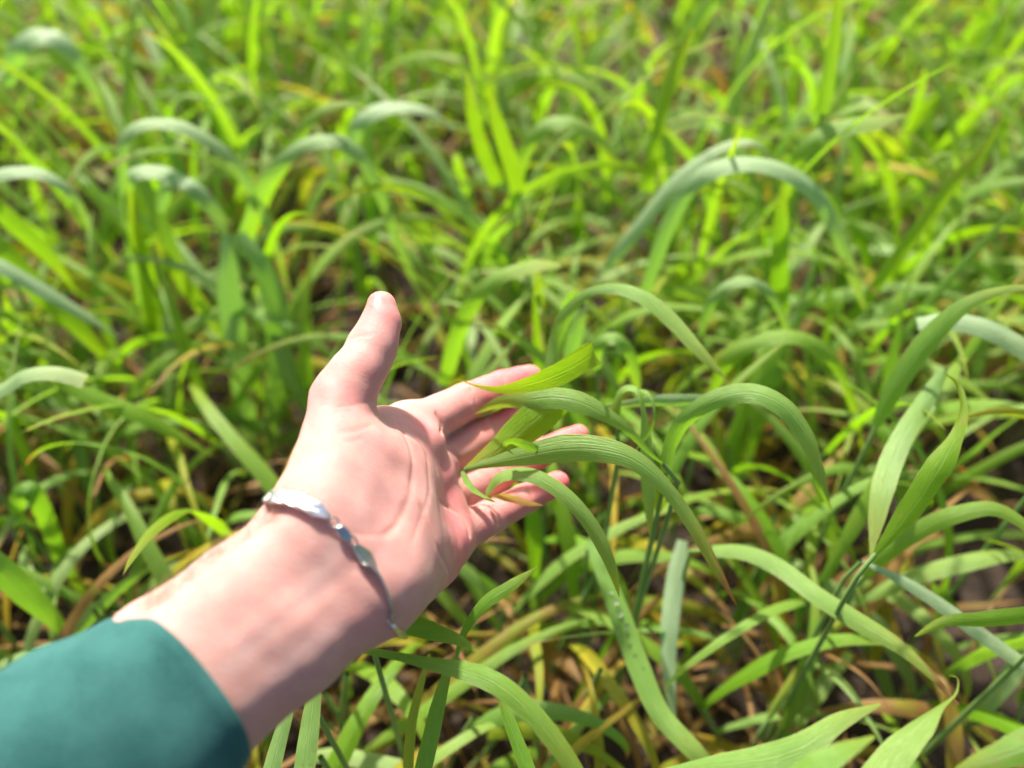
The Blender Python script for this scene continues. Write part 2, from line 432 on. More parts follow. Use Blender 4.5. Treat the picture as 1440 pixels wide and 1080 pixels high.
def build_hand():
    pts = np.array([P(60, 1090, .25), P(-60, 1160, .25), P(150, 1250, .25), P(850, 600, .43), P(850, 700, .39), P(520, 380, .34), P(400, 700, .26), P(560, 900, .28), P(400, 560, .31), P(760, 480, .42), P(600, 860, .33)])
    lo = pts.min(0)-.012; hi = pts.max(0)+.012
    V, F = surface_nets(hand_sdf, lo, hi, .00105)
    for k in range(2):
        n = grad(hand_sdf, V); V = V-n*hand_sdf(V)[:, None]*.9
    n = grad(hand_sdf, V)
    # creases, traced where the photograph shows them: (pixels, depth, width)
    CR = [([(563, 598), (580, 640), (578, 690), (560, 735), (545, 752)], .0007, .0016),
          ([(592, 712), (606, 745), (620, 780), (632, 802)], .0008, .0012),
          ([(560, 603), (590, 625), (612, 668), (625, 708)], .00035, .0014),
          ([(600, 640), (604, 690), (592, 730), (580, 760)], .0004, .0012),
          ([(484, 748), (510, 752), (536, 752), (552, 742)], .0003, .0009),
          ([(620, 706), (642, 719), (657, 738), (661, 752)], .0007, .0010),
          ([(614, 582), (622, 596), (621, 608)], .0007, .0011),
          ([(636, 632), (646, 645), (649, 658)], .0006, .0011), ([(650, 688), (658, 700), (661, 714)], .0006, .0011),
          ([(473, 573), (500, 569), (527, 563)], .0004, .0008), ([(470, 581), (495, 578)], .0003, .0007),
          ([(478, 609), (504, 604), (526, 597)], .0004, .0008), ([(486, 621), (508, 617)], .0003, .0007),
          ([(492, 478), (506, 472), (520, 470)], .0004, .0008), ([(490, 484), (506, 479)], .0003, .0007),
          ([(662, 548), (668, 560), (670, 574)], .0006, .0012), ([(658, 550), (663, 563)], .0003, .0009),
          ([(708, 530), (713, 542), (714, 552)], .0005, .0011),
          ([(690, 592), (697, 604), (699, 618)], .0006, .0012), ([(738, 568), (744, 580), (745, 590)], .0005, .001),
          ([(702, 651), (709, 664), (711, 678)], .0006, .0012), ([(757, 623), (763, 634), (764, 645)], .0005, .001),
          ([(694, 712), (701, 724), (703, 738)], .0006, .0011), ([(740, 688), (746, 699), (747, 711)], .0005, .001),
          ([(416, 700), (440, 722), (470, 745), (500, 775), (525, 815), (540, 850)], .00045, .0012)]
    CR = [(a, b*(1.5 if b < .00085 and a[0][0] > 600 else .75), c) for a, b, c in CR]
    disp = np.zeros(len(V)); redl = np.zeros(len(V))
    for pl, dep, wd in CR:
        q = [trace(*a) for a in spline(np.array(pl, float), 10)]
        q = [a for a in q if a is not None]
        if len(q) < 2: continue
        dd = seg_dist(V, q); g = np.exp(-(dd/wd)**2)
        disp -= dep*g; redl = np.maximum(redl, np.exp(-(dd/(wd*1.8))**2)*dep/.0008)
    # tendons of the inner wrist, fine undulation
    for pl, amp, wd in (([(330, 905), (400, 850), (478, 792), (520, 760)], .0005, .0038), ([(360, 925), (430, 868), (498, 812)], .0003, .0035)):
        q = [trace(*a) for a in spline(np.array(pl, float), 8)]; q = [a for a in q if a is not None]
        disp += amp*np.exp(-(seg_dist(V, q)/wd)**2)
    und = sum(np.sin(V@r+ph) for r, ph in zip(rng.normal(0, 260, (10, 3)), rng.uniform(0, 6, 10)))*.00006
    V = V+n*(disp+und)[:, None]
    # skin colour: paler forearm, rosy fingertips and palm pads, faint blue veins
    base = np.array([.475, .272, .232]); palm = np.array([.525, .252, .228]); rose = np.array([.70, .105, .135]); vein = np.array([.46, .38, .36])
    col = np.tile(base, (len(V), 1))
    def blend(c, wgt): col[:] = col*(1-wgt[:, None])+c*wgt[:, None]
    def near(px, py, D, R): return np.exp(-(np.linalg.norm(V-P(px, py, D), axis=1)/R)**2)
    blend(palm, np.clip(near(580, 690, .33, .06)*1.2, 0, .9))
    for k, R, a in (('index', .030, 1.0), ('middle', .022, .9), ('ring', .022, .95), ('pinky', .021, .9)):
        blend(rose, a*np.exp(-(np.linalg.norm(V-FJ[k][3], axis=1)/R)**2))
        blend(rose, .25*np.exp(-(np.linalg.norm(V-FJ[k][1], axis=1)/.016)**2))
    blend(rose, .42*np.exp(-(np.linalg.norm(V-TJ[3], axis=1)/.017)**2))
    blend(rose, .25*np.exp(-(np.linalg.norm(V-P(470, 545, .30), axis=1)/.016)**2))
    for a in ((600, 612, .34, .013, .35), (640, 748, .34, .020, .55), (618, 800, .33, .018, .4), (622, 668, .35, .012, .3)): blend(rose, a[4]*near(*a[:4]))
    for pl in ([(520, 600), (515, 660), (505, 720)], [(300, 960), (380, 880), (440, 830), (470, 770)], [(340, 1010), (410, 930), (470, 880)]):
        q = [trace(*a) for a in spline(np.array(pl, float), 8)]; q = [a for a in q if a is not None]
        blend(vein, .28*np.exp(-(seg_dist(V, q)/.0035)**2))
    blend(np.array([.66, .28, .22]), np.clip(redl*.5, 0, .6))
    col = np.c_[col, np.ones(len(V))]
    o = mesh_obj('person', V, F, skin_material(), attrs={'skin': col})
    tag(o, 'outstretched bare hand, palm up with thumb raised, cradling wheat leaves, in a teal sleeve', 'person')
    return o
hand = build_hand()

# ------------------------------------------------------------------ thumbnail, sleeve, bracelet
def hand_normal(q): return grad(hand_sdf, np.atleast_2d(q))[0]
def nail():
    nu, nv = 13, 15; V = []; c0, c1 = np.array([531., 434.]), np.array([533.5, 409.])
    ax = c1-c0; sd = np.array([ax[1], -ax[0]])/np.linalg.norm(ax)
    for j in range(nv):
        for i in range(nu):
            u = i/(nu-1)*2-1; v = j/(nv-1)
            hw = 10*max(.02, 1-abs(2*v-1)**3.2)**.42
            px = c0+ax*v+sd*(-u*hw)+np.array([-4.5, 0])
            q = trace(px[0], px[1])
            if q is None: q = V[-1]-np.array([0, 0, .0002]) if V else P(px[0], px[1], .32)
            V.append(q+hand_normal(q)*(.00018*(1.2-abs(u))*max(0, 1-abs(2*v-1)**6)+.00006))
    F = [[j*nu+i, j*nu+i+1, (j+1)*nu+i+1, (j+1)*nu+i] for j in range(nv-1) for i in range(nu-1)]
    m = simple('nail', (.38, .21, .175), .5, 0, Subsurface_Weight=.6, Coat_Weight=.05)
    m.node_tree.nodes['Principled BSDF'].inputs['Subsurface Scale'].default_value = .002
    o = mesh_obj('fingernail', V, F, m, hand)
    o['label'] = 'short pale thumbnail'
nail()

def sleeve():
    # rings: centre, half side vector, near vector (towards the eye)
    c0 = P(252, 972, .262); a0 = (P(335, 1078, .262)-P(170, 865, .262))/2; b0 = P(300, 950, .236)-c0
    ax = norm(c0-P(-200, 1300, .215))
    R = [(c0-ax*.030, a0*.80, b0*.80), (c0-ax*.004, a0*.90, b0*.90), (c0-ax*.0008, a0*.935, b0*.935), (c0, a0*.97, b0*.97), (c0-ax*.0008, a0*1.0, b0*1.0), (c0-ax*.004, a0*1.02, b0*1.02)]
    cL = P(95, 1105, .250); aL = (P(235, 1245, .25)-P(0, 945, .25))/2; bL = norm(CAM-cL)*.040; bL = bL-ax*(bL@ax)*.6
    for t in np.linspace(.12, 1, 16): R.append((c0*(1-t)+cL*t, a0*(1-t)*1.02+aL*t, b0*(1-t)*1.02+bL*t))
    cE = cL+(P(-330, 1430, .205)-cL)*5; aE = aL*1.5; bE = bL*1.5
    for t in np.linspace(.04, 1, 30): R.append((cL*(1-t)+cE*t, aL*(1-t)+aE*t, bL*(1-t)+bE*t))
    n = 96; V = []; F = []
    for k, (c, a, b) in enumerate(R):
        for i in range(n):
            th = 2*PI*i/n
            wv = 1+(.010*math.sin(3*th+k*.35)+.008*math.sin(5*th-k*.5+1)+.012*math.sin(k*.55+2*math.sin(th)))*min(1, max(0, k-5)/8)
            cs_, sn_ = math.cos(th), math.sin(th)
            V.append(c+(a*math.copysign(abs(cs_)**.82, cs_)+b*math.copysign(abs(sn_)**.82, sn_))*wv)
    for k in range(len(R)-1):
        for i in range(n):
            j = (i+1) % n; F.append([k*n+i, k*n+j, (k+1)*n+j, (k+1)*n+i])
    F.append([(len(R)-1)*n+i for i in range(n)])
    o = mesh_obj('sleeve', V, F, cloth_material(), hand)
    ms = o.modifiers.new('s', 'SUBSURF'); ms.levels = 1; ms.render_levels = 2
    o['label'] = 'plain teal fleece sleeve'
sleeve()

def metal_material():
    m, nt, b = newmat('silver'); b.inputs['Metallic'].default_value = 1; b.inputs['Base Color'].default_value = (.95, .92, .87, 1); b.inputs['Roughness'].default_value = .30
    uv = N(nt, 'ShaderNodeUVMap', uv_map='uv'); sx = N(nt, 'ShaderNodeSeparateXYZ'); nt.links.new(uv.outputs[0], sx.inputs[0])
    zig = math_(nt, 'ABSOLUTE', math_(nt, 'SUBTRACT', math_(nt, 'FRACT', math_(nt, 'MULTIPLY', sx.outputs[0], 2.0)), .5))
    h = math_(nt, 'SINE', math_(nt, 'MULTIPLY', math_(nt, 'ADD', sx.outputs[1], math_(nt, 'MULTIPLY', zig, .012)), 1100.0))
    bp = N(nt, 'ShaderNodeBump'); bp.inputs['Strength'].default_value = .8; bp.inputs['Distance'].default_value = .0002
    nt.links.new(h, bp.inputs['Height']); nt.links.new(bp.outputs[0], b.inputs['Normal'])
    return m
SILVER = metal_material(); POL = simple('polished_silver_dark_reflection', (.42, .44, .42), .12, 1.0)  # clasp and rings: base colour darkened to stand in for dark surroundings reflected
def band(pts, nrm, width, thick, name, mat, parent, edge=None):
    """box-section strip: width across the skin, thick along nrm; edge 0..1 turns it on edge"""
    pts = np.array(pts); T = norm(np.gradient(pts, axis=0)); V = []; F = []; UV = []; L = 0
    for i, (p, t) in enumerate(zip(pts, T)):
        n = nrm[i]-t*(nrm[i]@t); n = norm(n); s = np.cross(t, n); e = 0 if edge is None else edge[i]*PI/2
        s2 = s*math.cos(e)+n*math.sin(e); n2 = -s*math.sin(e)+n*math.cos(e)
        if i: L += np.linalg.norm(pts[i]-pts[i-1])
        w_, h_ = width[i]/2, thick/2
        for a, b_ in ((-1, -.35), (-.9, 1), (-.45, 1.15), (0, 1.2), (.45, 1.15), (.9, 1), (1, -.35), (0, -1)):
            V.append(p+s2*a*w_+n2*b_*h_); UV.append(((a+1)/2, L))
    for i in range(len(pts)-1):
        for k in range(8): F.append([i*8+k, i*8+(k+1) % 8, (i+1)*8+(k+1) % 8, (i+1)*8+k])
    F.append(list(range(8))[::-1]); F.append([(len(pts)-1)*8+k for k in range(8)])
    o = mesh_obj(name, V, F, mat, parent, uv=UV); return o
def torus(c, n, R, r, name, mat, parent, sx=1.0, ax=None):
    n = norm(n); a = norm(np.cross(n, [0.3, .1, 1])) if ax is None else norm(ax-n*(ax@n)); b = np.cross(n, a); V = []; F = []; nu, nv = 28, 10
    for i in range(nu):
        th = 2*PI*i/nu; d = a*math.cos(th)*sx+b*math.sin(th); e = norm(d)
        for k in range(nv):
            ph = 2*PI*k/nv; V.append(c+d*R+e*r*math.cos(ph)+n*r*math.sin(ph))
    for i in range(nu):
        for k in range(nv): F.append([i*nv+k, ((i+1) % nu)*nv+k, ((i+1) % nu)*nv+(k+1) % nv, i*nv+(k+1) % nv])
    return mesh_obj(name, V, F, mat, parent, uv=np.zeros((len(V), 2)))
def bracelet():
    chain = SILVER.copy(); chain.node_tree.nodes['Principled BSDF'].inputs['Base Color'].default_value = (.50, .48, .40, 1); chain.node_tree.nodes['Principled BSDF'].inputs['Roughness'].default_value = .2
    root = empty('bracelet', P(475, 760, .262))
    tag(root, 'flat silver chain bracelet with a lobster clasp worn around the wrist', 'bracelet')
    def on(pl, n, lift):
        q = np.array([trace(*a) for a in spline(np.array(pl, float), n)]); nn = grad(hand_sdf, q)
        for k in range(8): q[1:-1] = q[1:-1]*.5+(q[:-2]+q[2:])*.25; nn[1:-1] = nn[1:-1]*.5+(nn[:-2]+nn[2:])*.25
        return q+nn*lift, norm(nn)
    front, nf = on([(390, 706), (406, 704), (426, 709), (446, 718), (463, 729)], 22, .0019); front = front+nf*np.linspace(.0016, 0, 22)[:, None]**1
    wd = np.interp(np.linspace(0, 1, 22), [0, .5, .68, .76, .88, 1], [.0048, .0052, .0052, .0059, .0038, .0014])
    low, nl = on([(497, 766), (508, 780), (521, 793), (533, 812), (543, 835), (549, 858), (546, 871)], 34, .0016)
    wl = np.interp(np.linspace(0, 1, 34), [0, .08, .2, .3, .45, 1], [.0018, .0042, .0058, .0054, .0040, .0036])
    el = np.interp(np.linspace(0, 1, 34), [0, .22, .42, 1], [0.12, .2, .86, .95])
    cw = P(476, 790, .286); A = front[0]-cw; B = low[-1]-cw; tw = norm(CAM-cw)
    mid = -tw*.03; d = spline([A, norm(A)*.6+mid*18, mid*30, norm(B)*.6+mid*18, B], 30)
    d = norm(np.array(d)); q = []
    A_, B_ = norm(A), norm(B)
    ctrl = [A_, norm(A_-tw*.9), -tw, norm(B_-tw*.9), B_]
    d = norm(spline(ctrl, 40)); back = []
    for e in d:
        t = .07
        for k in range(60):
            dd = hand_sdf((cw+e*t)[None])[0]
            if dd < .0013: break
            t -= max(dd*.6, .0002)
        back.append(cw+e*t)
    back = np.array(back); back[0] = front[0]; back[-1] = low[-1]; nb = d
    for k in range(6): back[1:-1] = back[1:-1]*.5+(back[:-2]+back[2:])*.25
    back[1:-1] += d[1:-1]*.0008
    band(front[::-1], nf[::-1], wd[::-1], .0010, 'band', SILVER, root)
    band(back, nb, np.linspace(.0052, .0040, 40), .0010, 'band', SILVER, root, edge=np.r_[np.zeros(20), np.linspace(0, .95, 20)])
    band(low, nl, wl, .0009, 'band', chain, root, edge=el)
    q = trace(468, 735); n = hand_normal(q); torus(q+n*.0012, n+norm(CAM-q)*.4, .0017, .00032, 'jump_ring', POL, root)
    # clasp: an oval body with a loop at its lower end
    a = trace(475, 742); b = trace(489, 759); na = hand_normal((a+b)/2); axs = norm(b-a); c = (a+b)/2+na*.0020; sd = np.cross(na, axs)
    V = []; F = []; nu, nv = 24, 12
    for j in range(nv+1):
        ph = -PI/2+PI*j/nv
        for i in range(nu):
            th = 2*PI*i/nu; x = math.copysign(abs(math.cos(th))**.8, math.cos(th)); y = math.copysign(abs(math.sin(th))**.8, math.sin(th))
            k = math.cos(ph)**.45; V.append(c+axs*x*.0034*k+sd*y*.0019*k+na*.0010*math.copysign(abs(math.sin(ph))**.7, math.sin(ph)))
    for j in range(nv):
        for i in range(nu): F.append([j*nu+i, j*nu+(i+1) % nu, (j+1)*nu+(i+1) % nu, (j+1)*nu+i])
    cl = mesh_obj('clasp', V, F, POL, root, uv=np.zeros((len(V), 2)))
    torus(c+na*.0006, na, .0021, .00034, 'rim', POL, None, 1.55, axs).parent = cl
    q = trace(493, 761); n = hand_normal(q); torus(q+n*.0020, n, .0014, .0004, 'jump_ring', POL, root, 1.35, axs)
bracelet()

# ------------------------------------------------------------------ wheat leaves
def ribbon(pts, wd, width, cup=.18, tint=(0, 0, .5), tips=(0, 0), seed=0, wav=.0):
    """leaf blade mesh data: pts k x 3, wd unit width vectors, width per point (metres)"""
    n = len(pts); T = norm(np.gradient(pts, axis=0)); S = norm(wd-T*(wd*T).sum(1, keepdims=True)); Nn = np.cross(S, T)
    sp = np.array([-1, -.66, -.33, 0, .33, .66, 1.]); m = len(sp); t = np.linspace(0, 1, n)
    r = np.random.default_rng(seed); wob = wav*np.sin(t*r.uniform(14, 26)+r.uniform(0, 6)); wob2 = wav*np.sin(t*r.uniform(14, 26)+r.uniform(0, 6))
    V = np.zeros((n, m, 3)); UV = np.zeros((n, m, 2)); TI = np.zeros((n, m, 4)); TI[..., 3] = 1
    hw = width/2
    for j, s in enumerate(sp):
        lift = cup*(abs(s)**1.4)*hw+(wob if s > 0 else wob2)*abs(s)*hw
        V[:, j] = pts+S*(s*hw)[:, None]+Nn*lift[:, None]
        UV[:, j, 0] = (s+1)/2; UV[:, j, 1] = t*8
        TI[:, j, 0] = np.clip(tint[0]+tips[0]*np.clip((t-.55)/.45, 0, 1)**1.5+(abs(s) > .9)*tips[0]*.25*(t > .3), 0, 1)
        TI[:, j, 1] = np.clip(tint[1]+tips[1]*np.clip((t-.80)/.2, 0, 1)+tips[1]*.35*(s > .6)*np.clip((t-.45)/.3, 0, 1), 0, 1)
        TI[:, j, 2] = tint[2]
    i = (np.arange(n-1)[:, None]*m+np.arange(m-1)[None]).ravel()
    F = np.stack([i, i+1, i+1+m, i+m], 1)
    return V.reshape(-1, 3), F, UV.reshape(-1, 2), TI.reshape(-1, 4)
def tube_data(pts, rad, nv=7):
    pts = np.asarray(pts); T = norm(np.gradient(pts, axis=0)); a = norm(np.cross(T, [.31, .95, .05])); b = np.cross(T, a); rad = np.broadcast_to(rad, len(pts))
    V = np.stack([pts+(a*math.cos(2*PI*k/nv)+b*math.sin(2*PI*k/nv))*rad[:, None] for k in range(nv)], 1).reshape(-1, 3)
    F = [[i*nv+k, i*nv+(k+1) % nv, (i+1)*nv+(k+1) % nv, (i+1)*nv+k] for i in range(len(pts)-1) for k in range(nv)]
    return V, np.array(F)
def profile(t, kind):
    if kind == 'full':   return np.clip(np.minimum(.55+t*3, 1), 0, 1)*np.clip((1-t)/.55, 0, 1)**.62
    if kind == 'cut':    return np.minimum(.7+t*2, 1)*np.ones_like(t)          # runs out of the frame
    if kind == 'both':   return np.clip(t/.25, 0.02, 1)**.6*np.clip((1-t)/.45, 0, 1)**.65
    if kind == 'round':  return np.minimum(.5+t*2, 1)*np.clip((1-t)/.10, 0, 1)**.5
    return np.ones_like(t)

HEROES = []
def hero(label, leaves, stem=True):
    """leaves: dicts of pixel paths. ztop: height of the path's highest point, dy: change of distance along it;
       or points (px,py,depth)."""
    built = []
    for L in leaves:
        q = np.array(L['p'], float); n = L.get('n', 40)
        if q.shape[1] == 2:
            zt = L.get('z', .31); k = q[:, 1].argmin(); y0 = y_for(q[k, 1], zt); f = np.linspace(0, 1, len(q))
            dy = L.get('dy', 0.0); W = np.array([Py(a, b, y0+dy*(t-f[k])) for (a, b), t in zip(q, f)])
        else: W = np.array([P(*a) for a in q])
        W = spline(W, n); t = np.linspace(0, 1, n)
        D = (W-CAM)@FWD; kk = n//2 if 'dref' not in L else int(L['dref']*(n-1))
        wmm = L['w']*D[kk]/FPX
        T = norm(np.gradient(W, axis=0)); view = norm(W-CAM); S = norm(np.cross(T, view)); Nn = np.cross(S, T)
        tw = np.radians(np.interp(t, np.linspace(0, 1, len(L.get('a', [15, 15]))), L.get('a', [15, 15])))
        wd = S*np.cos(tw)[:, None]+Nn*np.sin(tw)[:, None]
        if 'wdir' in L: wd = np.tile(norm(L['wdir'][0]*RIGHT+L['wdir'][1]*UP-L['wdir'][2]*FWD), (n, 1))
        hz = L.get('hz', .75 if q.shape[1] == 2 else .0)          # blades bend with their face to the sky
        if hz:
            h = norm(np.cross(T, [0, 0, 1.])); h = h*np.sign((h*wd).sum(1, keepdims=True)+1e-9)
            wgt = (hz*np.clip(1-np.abs(T[:, 2])*1.1, 0, 1))[:, None]; wn = norm(wd*(1-wgt)+h*wgt)
            app = np.linalg.norm(np.cross(wn, view), axis=1); wd = wn; wmm = wmm*np.clip(.88/np.maximum(app, .45), .85, 1.2)
        if 'wp' in L: pr = np.interp(t, np.linspace(0, 1, len(L['wp'])), L['wp'])
        else: pr = profile(t, L.get('k', 'full'))
        built.append((L, W, ribbon(W, wd, wmm*pr, L.get('cup', .22), L.get('tint', (0.02, 0, .45)), L.get('tips', (.25, .1)), len(HEROES)*13+len(built), L.get('wav', .05))))
    b0 = built[0][1][0]; foot = np.array([b0[0]+leaves[0].get('fx', 0.0), b0[1]+leaves[0].get('fy', 0.0), 0.0])
    root = empty('wheat_plant', foot); tag(root, label, 'wheat plant'); root['group'] = 'wheat plants reaching towards the hand'
    if 'group' in leaves[0]: root['group'] = leaves[0]['group']
    for L, W, (V, F, UV, TI) in built:
        mesh_obj('leaf', V, F, LEAF, root, attrs={'tint': TI}, uv=UV)
        if stem and not L.get('nostem'):
            a = W[0]; d = norm(W[0]-W[2])
            if d[2] > -.2: d = norm(np.array([d[0]*.3, d[1]*.3, -1.]))
            mid_ = a+d*.03; mid_[2] = max(mid_[2], .04)
            zz = foot+np.array([(hash((round(a[0]*1e4), 1)) % 7-3)*.001, 0, -.005])
            sp_ = spline([a, a+d*.012, (a+d*.012)*.55+zz*.45+np.array([0, 0, .01]), zz], 14)
            V2, F2 = tube_data(sp_, np.linspace(.0011, .0023, 14)); mesh_obj('stem', V2, F2, STEM, root)
    HEROES.append(root); return root
LIME = (.06, 0, .1); PALE = (.0, 0, 1.25); GREEN = (.0, 0, .35); MIDP = (.02, 0, .65)

# the plant lying in the hand
hero('sharp wheat plant whose leaves rest across the palm and fingers', [
    dict(p=[(932, 652, .372), (912, 636, .368), (880, 603, .362), (835, 574, .360), (790, 560, .361), (745, 562, .366), (705, 566, .372), (668, 582, .376)], w=31, wp=[.12, .25, .4, .7, 1.0, 1.0, .9, .62, .04], a=[30, 12, 0, -8, 15, 35], tint=MIDP, tips=(.35, 0)),
    dict(p=[(790, 562, .366), (765, 580, .366), (735, 605, .367), (700, 634, .367), (652, 660, .366)], w=50, wp=[.75, 1, 1, .9, .70, .42, .05], a=[8, 6, 4, 0], tint=(0, 0, .0), tips=(.45, 0), nostem=True, cup=.3),
    dict(p=[(652, 660, .364), (690, 651, .357), (740, 641, .350), (790, 632, .344), (840, 632, .340), (890, 646, .338), (935, 683, .340), (975, 737, .346), (1004, 790, .352), (1035, 850, .360)], w=38, wp=[.12, .45, .85, 1.1, .95, .7, .55, .62, .55, .35, .03], a=[0, -10, -10, 5, 25, 35, 20], tint=MIDP, tips=(.8, 1.0), n=60, nostem=True, cup=.28),
    dict(p=[(765, 634, .349), (742, 628, .346), (722, 622, .345), (712, 628, .347), (722, 638, .349)], w=15, wp=[.3, .9, 1.1, 1, .3], a=[10, 30, 60, 80], tint=(.05, 0, .4), nostem=True),
    dict(p=[(650, 662, .364), (662, 678, .360), (676, 692, .358), (697, 705, .357)], w=13, wp=[.5, 1, 1.1, .9, .2], a=[20, 50, 90, 120], tint=GREEN, nostem=True, cup=.9),
    dict(p=[(683, 694, .360), (700, 672, .354), (728, 665, .350), (762, 674, .347), (800, 702, .344), (832, 742, .343), (856, 790, .345), (871, 840, .350)], w=23, wp=[.5, .9, 1, .95, .95, 1, .95, .7, .05], a=[55, 35, 0, -20, -30, -30], tint=MIDP, tips=(.45, 0), n=50, nostem=True),
    dict(p=[(692, 697, .362), (715, 700, .361), (742, 707, .361), (764, 711, .363)], w=11, k='both', tint=(.8, .42, 0), tips=(.2, .2), nostem=True),
    dict(p=[(742, 550, .380), (780, 528, .376), (812, 509, .371), (830, 499, .362), (836, 497, .354), (826, 503, .347), (795, 521, .346), (755, 537, .350), (712, 547, .356), (680, 545, .362), (642, 533, .368)], w=36, wp=[.6, .8, .95, 1, 1, 1, 1, .75, .42, .2, .03], wdir=(-.42, .80, .55), tint=(.10, 0, .0), tips=(.5, 0), n=70, nostem=True, cup=.12),
])
hero('wheat plant with a thin vertical leaf hanging just right of the fingertips', [
    dict(p=[(868, 600, .40), (866, 575, .395), (873, 550, .388), (890, 545, .382), (903, 560, .380), (909, 610, .381), (912, 680, .384), (914, 755, .390)], w=21, wp=[.5, .8, .8, .7, .7, .9, 1, .95, .6, .04], a=[20, 60, 60, 20, 0, -10], tint=MIDP, n=50),
    dict(p=[(895, 548, .386), (912, 553, .382), (921, 575, .380), (916, 605, .380), (892, 636, .382)], w=8, k='full', a=[40, 70, 40], tint=MIDP, nostem=True),
])
hero('sharp wheat plant with a broad ribbed arching leaf right of the fingertips', [
    dict(p=[(936, 665, .385), (945, 625, .380), (968, 587, .372), (1010, 560, .364), (1060, 552, .358), (1105, 573, .356), (1135, 612, .360), (1152, 655, .366), (1166, 705, .374)], w=29, wp=[.55, .9, 1, 1.1, 1.1, 1.05, .95, .75, .1], a=[-40, -30, -12, 5, 30, 50, 30], tint=MIDP, n=60, cup=.3, hz=.5),
    dict(p=[(1015, 566, .385), (960, 563, .392), (900, 566, .40), (840, 574, .41)], w=19, k='full', tint=PALE, a=[25, 25], nostem=True),
    dict(p=[(1135, 600, .366), (1140, 640, .370), (1155, 680, .376), (1170, 720, .39)], w=17, k='both', tint=GREEN, a=[40, 40], nostem=True),
])
hero('wheat plant with a small lime spearhead leaf between the arching leaf and the hand', [
    dict(p=[(925, 720, .40), (930, 690, .39), (934, 660, .385), (935, 638, .383)], w=16, k='full', tint=(.3, 0, .1), a=[10, 30])])
hero('wheat plant with a pale arching leaf ending in a point above the fingertips', [
    dict(p=[(775, 520, .42), (782, 480, .42), (798, 440, .415), (828, 412, .41), (868, 405, .405), (908, 419, .40), (945, 450, .395), (982, 492, .39), (1022, 534, .388)], w=24, wp=[.8, 1, 1, .7, .6, .9, 1, 1, .9, .65, .05], a=[-35, -20, 10, 25, 5, -15], tint=MIDP, tips=(.3, 0), n=60, hz=.5)])
hero('wheat plant with a folded leaf standing above the index finger', [
    dict(p=[(626, 540), (636, 500), (648, 460), (668, 420), (700, 390), (735, 377), (765, 372), (788, 374)], z=.31, dy=-.02, w=29, wp=[.8, .95, 1, 1, 1, .95, .8, .75, .75, .25], a=[-25, -20, 0, 25, 35], tint=(.04, 0, .5), n=50)])
hero('narrow upright lime leaf of a wheat plant behind the index fingertip', [
    dict(p=[(758, 520), (757, 470), (757, 420), (756, 382)], z=.30, w=19, wp=[.9, 1, 1, .95, .3], tint=(.1, 0, 0), a=[8, 8])])
hero('small wheat plant with a hooked leaf above the fingertips', [
    dict(p=[(840, 520), (838, 495), (850, 478), (868, 476), (884, 492), (893, 520), (897, 560)], z=.285, w=20, wp=[.8, 1, 1, 1, .9, .8, .3], a=[-20, 25, 35, 0], tint=(.04, 0, .6)),
    dict(p=[(800, 520), (806, 485), (815, 450), (832, 425)], z=.28, w=26, k='both', a=[-20, 10], tint=PALE, nostem=True)])
hero('large leaning lime leaf of a wheat plant near the right edge of the photo', [
    dict(p=[(1232, 778, .37), (1262, 742, .368), (1292, 702, .366), (1322, 655, .364), (1346, 608, .366), (1353, 570, .370), (1345, 540, .376), (1326, 524, .38)], w=38, wp=[.2, .6, .95, 1, .95, .55, .5, .35, .03], a=[-25, -30, -30, 10, 60, 40], tint=(.08, 0, .0), n=50)])
hero('wheat plant with a pale leaf hanging point down beside the large lime leaf', [
    dict(p=[(1330, 520, .44), (1305, 560, .425), (1278, 600, .41), (1255, 645, .40), (1238, 700, .39), (1224, 783, .385)], w=31, wp=[.5, .8, .85, .9, 1, 1, .7, .05], a=[30, 0, -10], tint=(.02, 0, .75))])
hero('wheat plant with a long leaf sloping down to a brown dried tip', [
    dict(p=[(1000, 774, .44), (1045, 776, .43), (1095, 797, .42), (1150, 838, .405), (1205, 873, .395), (1262, 908, .385), (1305, 945, .378), (1348, 992, .372)], w=27, wp=[.75, .9, 1, 1, 1, 1, .9, .6, .35, .12], a=[25, 15, -15], tint=(.04, 0, .6), tips=(.4, 1.0), n=50)])
hero('slender blue green leaf of a wheat plant crossing the lower right corner', [
    dict(p=[(1212, 790, .40), (1260, 812, .40), (1310, 842, .40), (1360, 878, .40), (1440, 935, .40), (1500, 975, .40)], w=20, wp=[.2, .8, 1, 1, 1, 1], a=[10, 10], tint=PALE)])
hero('lime leaf of a wheat plant pointing left from the right edge', [
    dict(p=[(1500, 858, .36), (1440, 866, .36), (1385, 872, .362), (1330, 874, .366), (1285, 896, .37)], w=26, k='full', a=[35, 30, 10], tint=(.05, 0, .1))])
hero('wheat plant with a pale broad leaf curling over in the lower right corner', [
    dict(p=[(1215, 1110, .27), (1245, 1075, .275), (1285, 1030, .28), (1318, 996, .285), (1342, 975, .29), (1346, 955, .295), (1336, 950, .30)], w=44, wp=[.9, 1, 1, .85, .4, .25, .1], a=[20, 20, 40, 75, 80], tint=(.06, 0, .45))])
hero('wheat plant whose leaf rises from the bottom edge in a shallow curve', [
    dict(p=[(900, 1090, .30), (1000, 1076, .29), (1075, 1066, .285), (1130, 1048, .282), (1180, 1014, .285), (1238, 990, .29)], w=36, wp=[.2, .5, .9, 1.1, 1, .65, .1], a=[40, 20, 10, 20], tint=(.0, 0, .5)),
    dict(p=[(1080, 1140, .25), (1130, 1090, .25), (1175, 1060, .25), (1230, 1035, .255)], w=42, wp=[.9, 1, 1, .6, .1], a=[20, 30], tint=(0, 0, .35), nostem=True)])
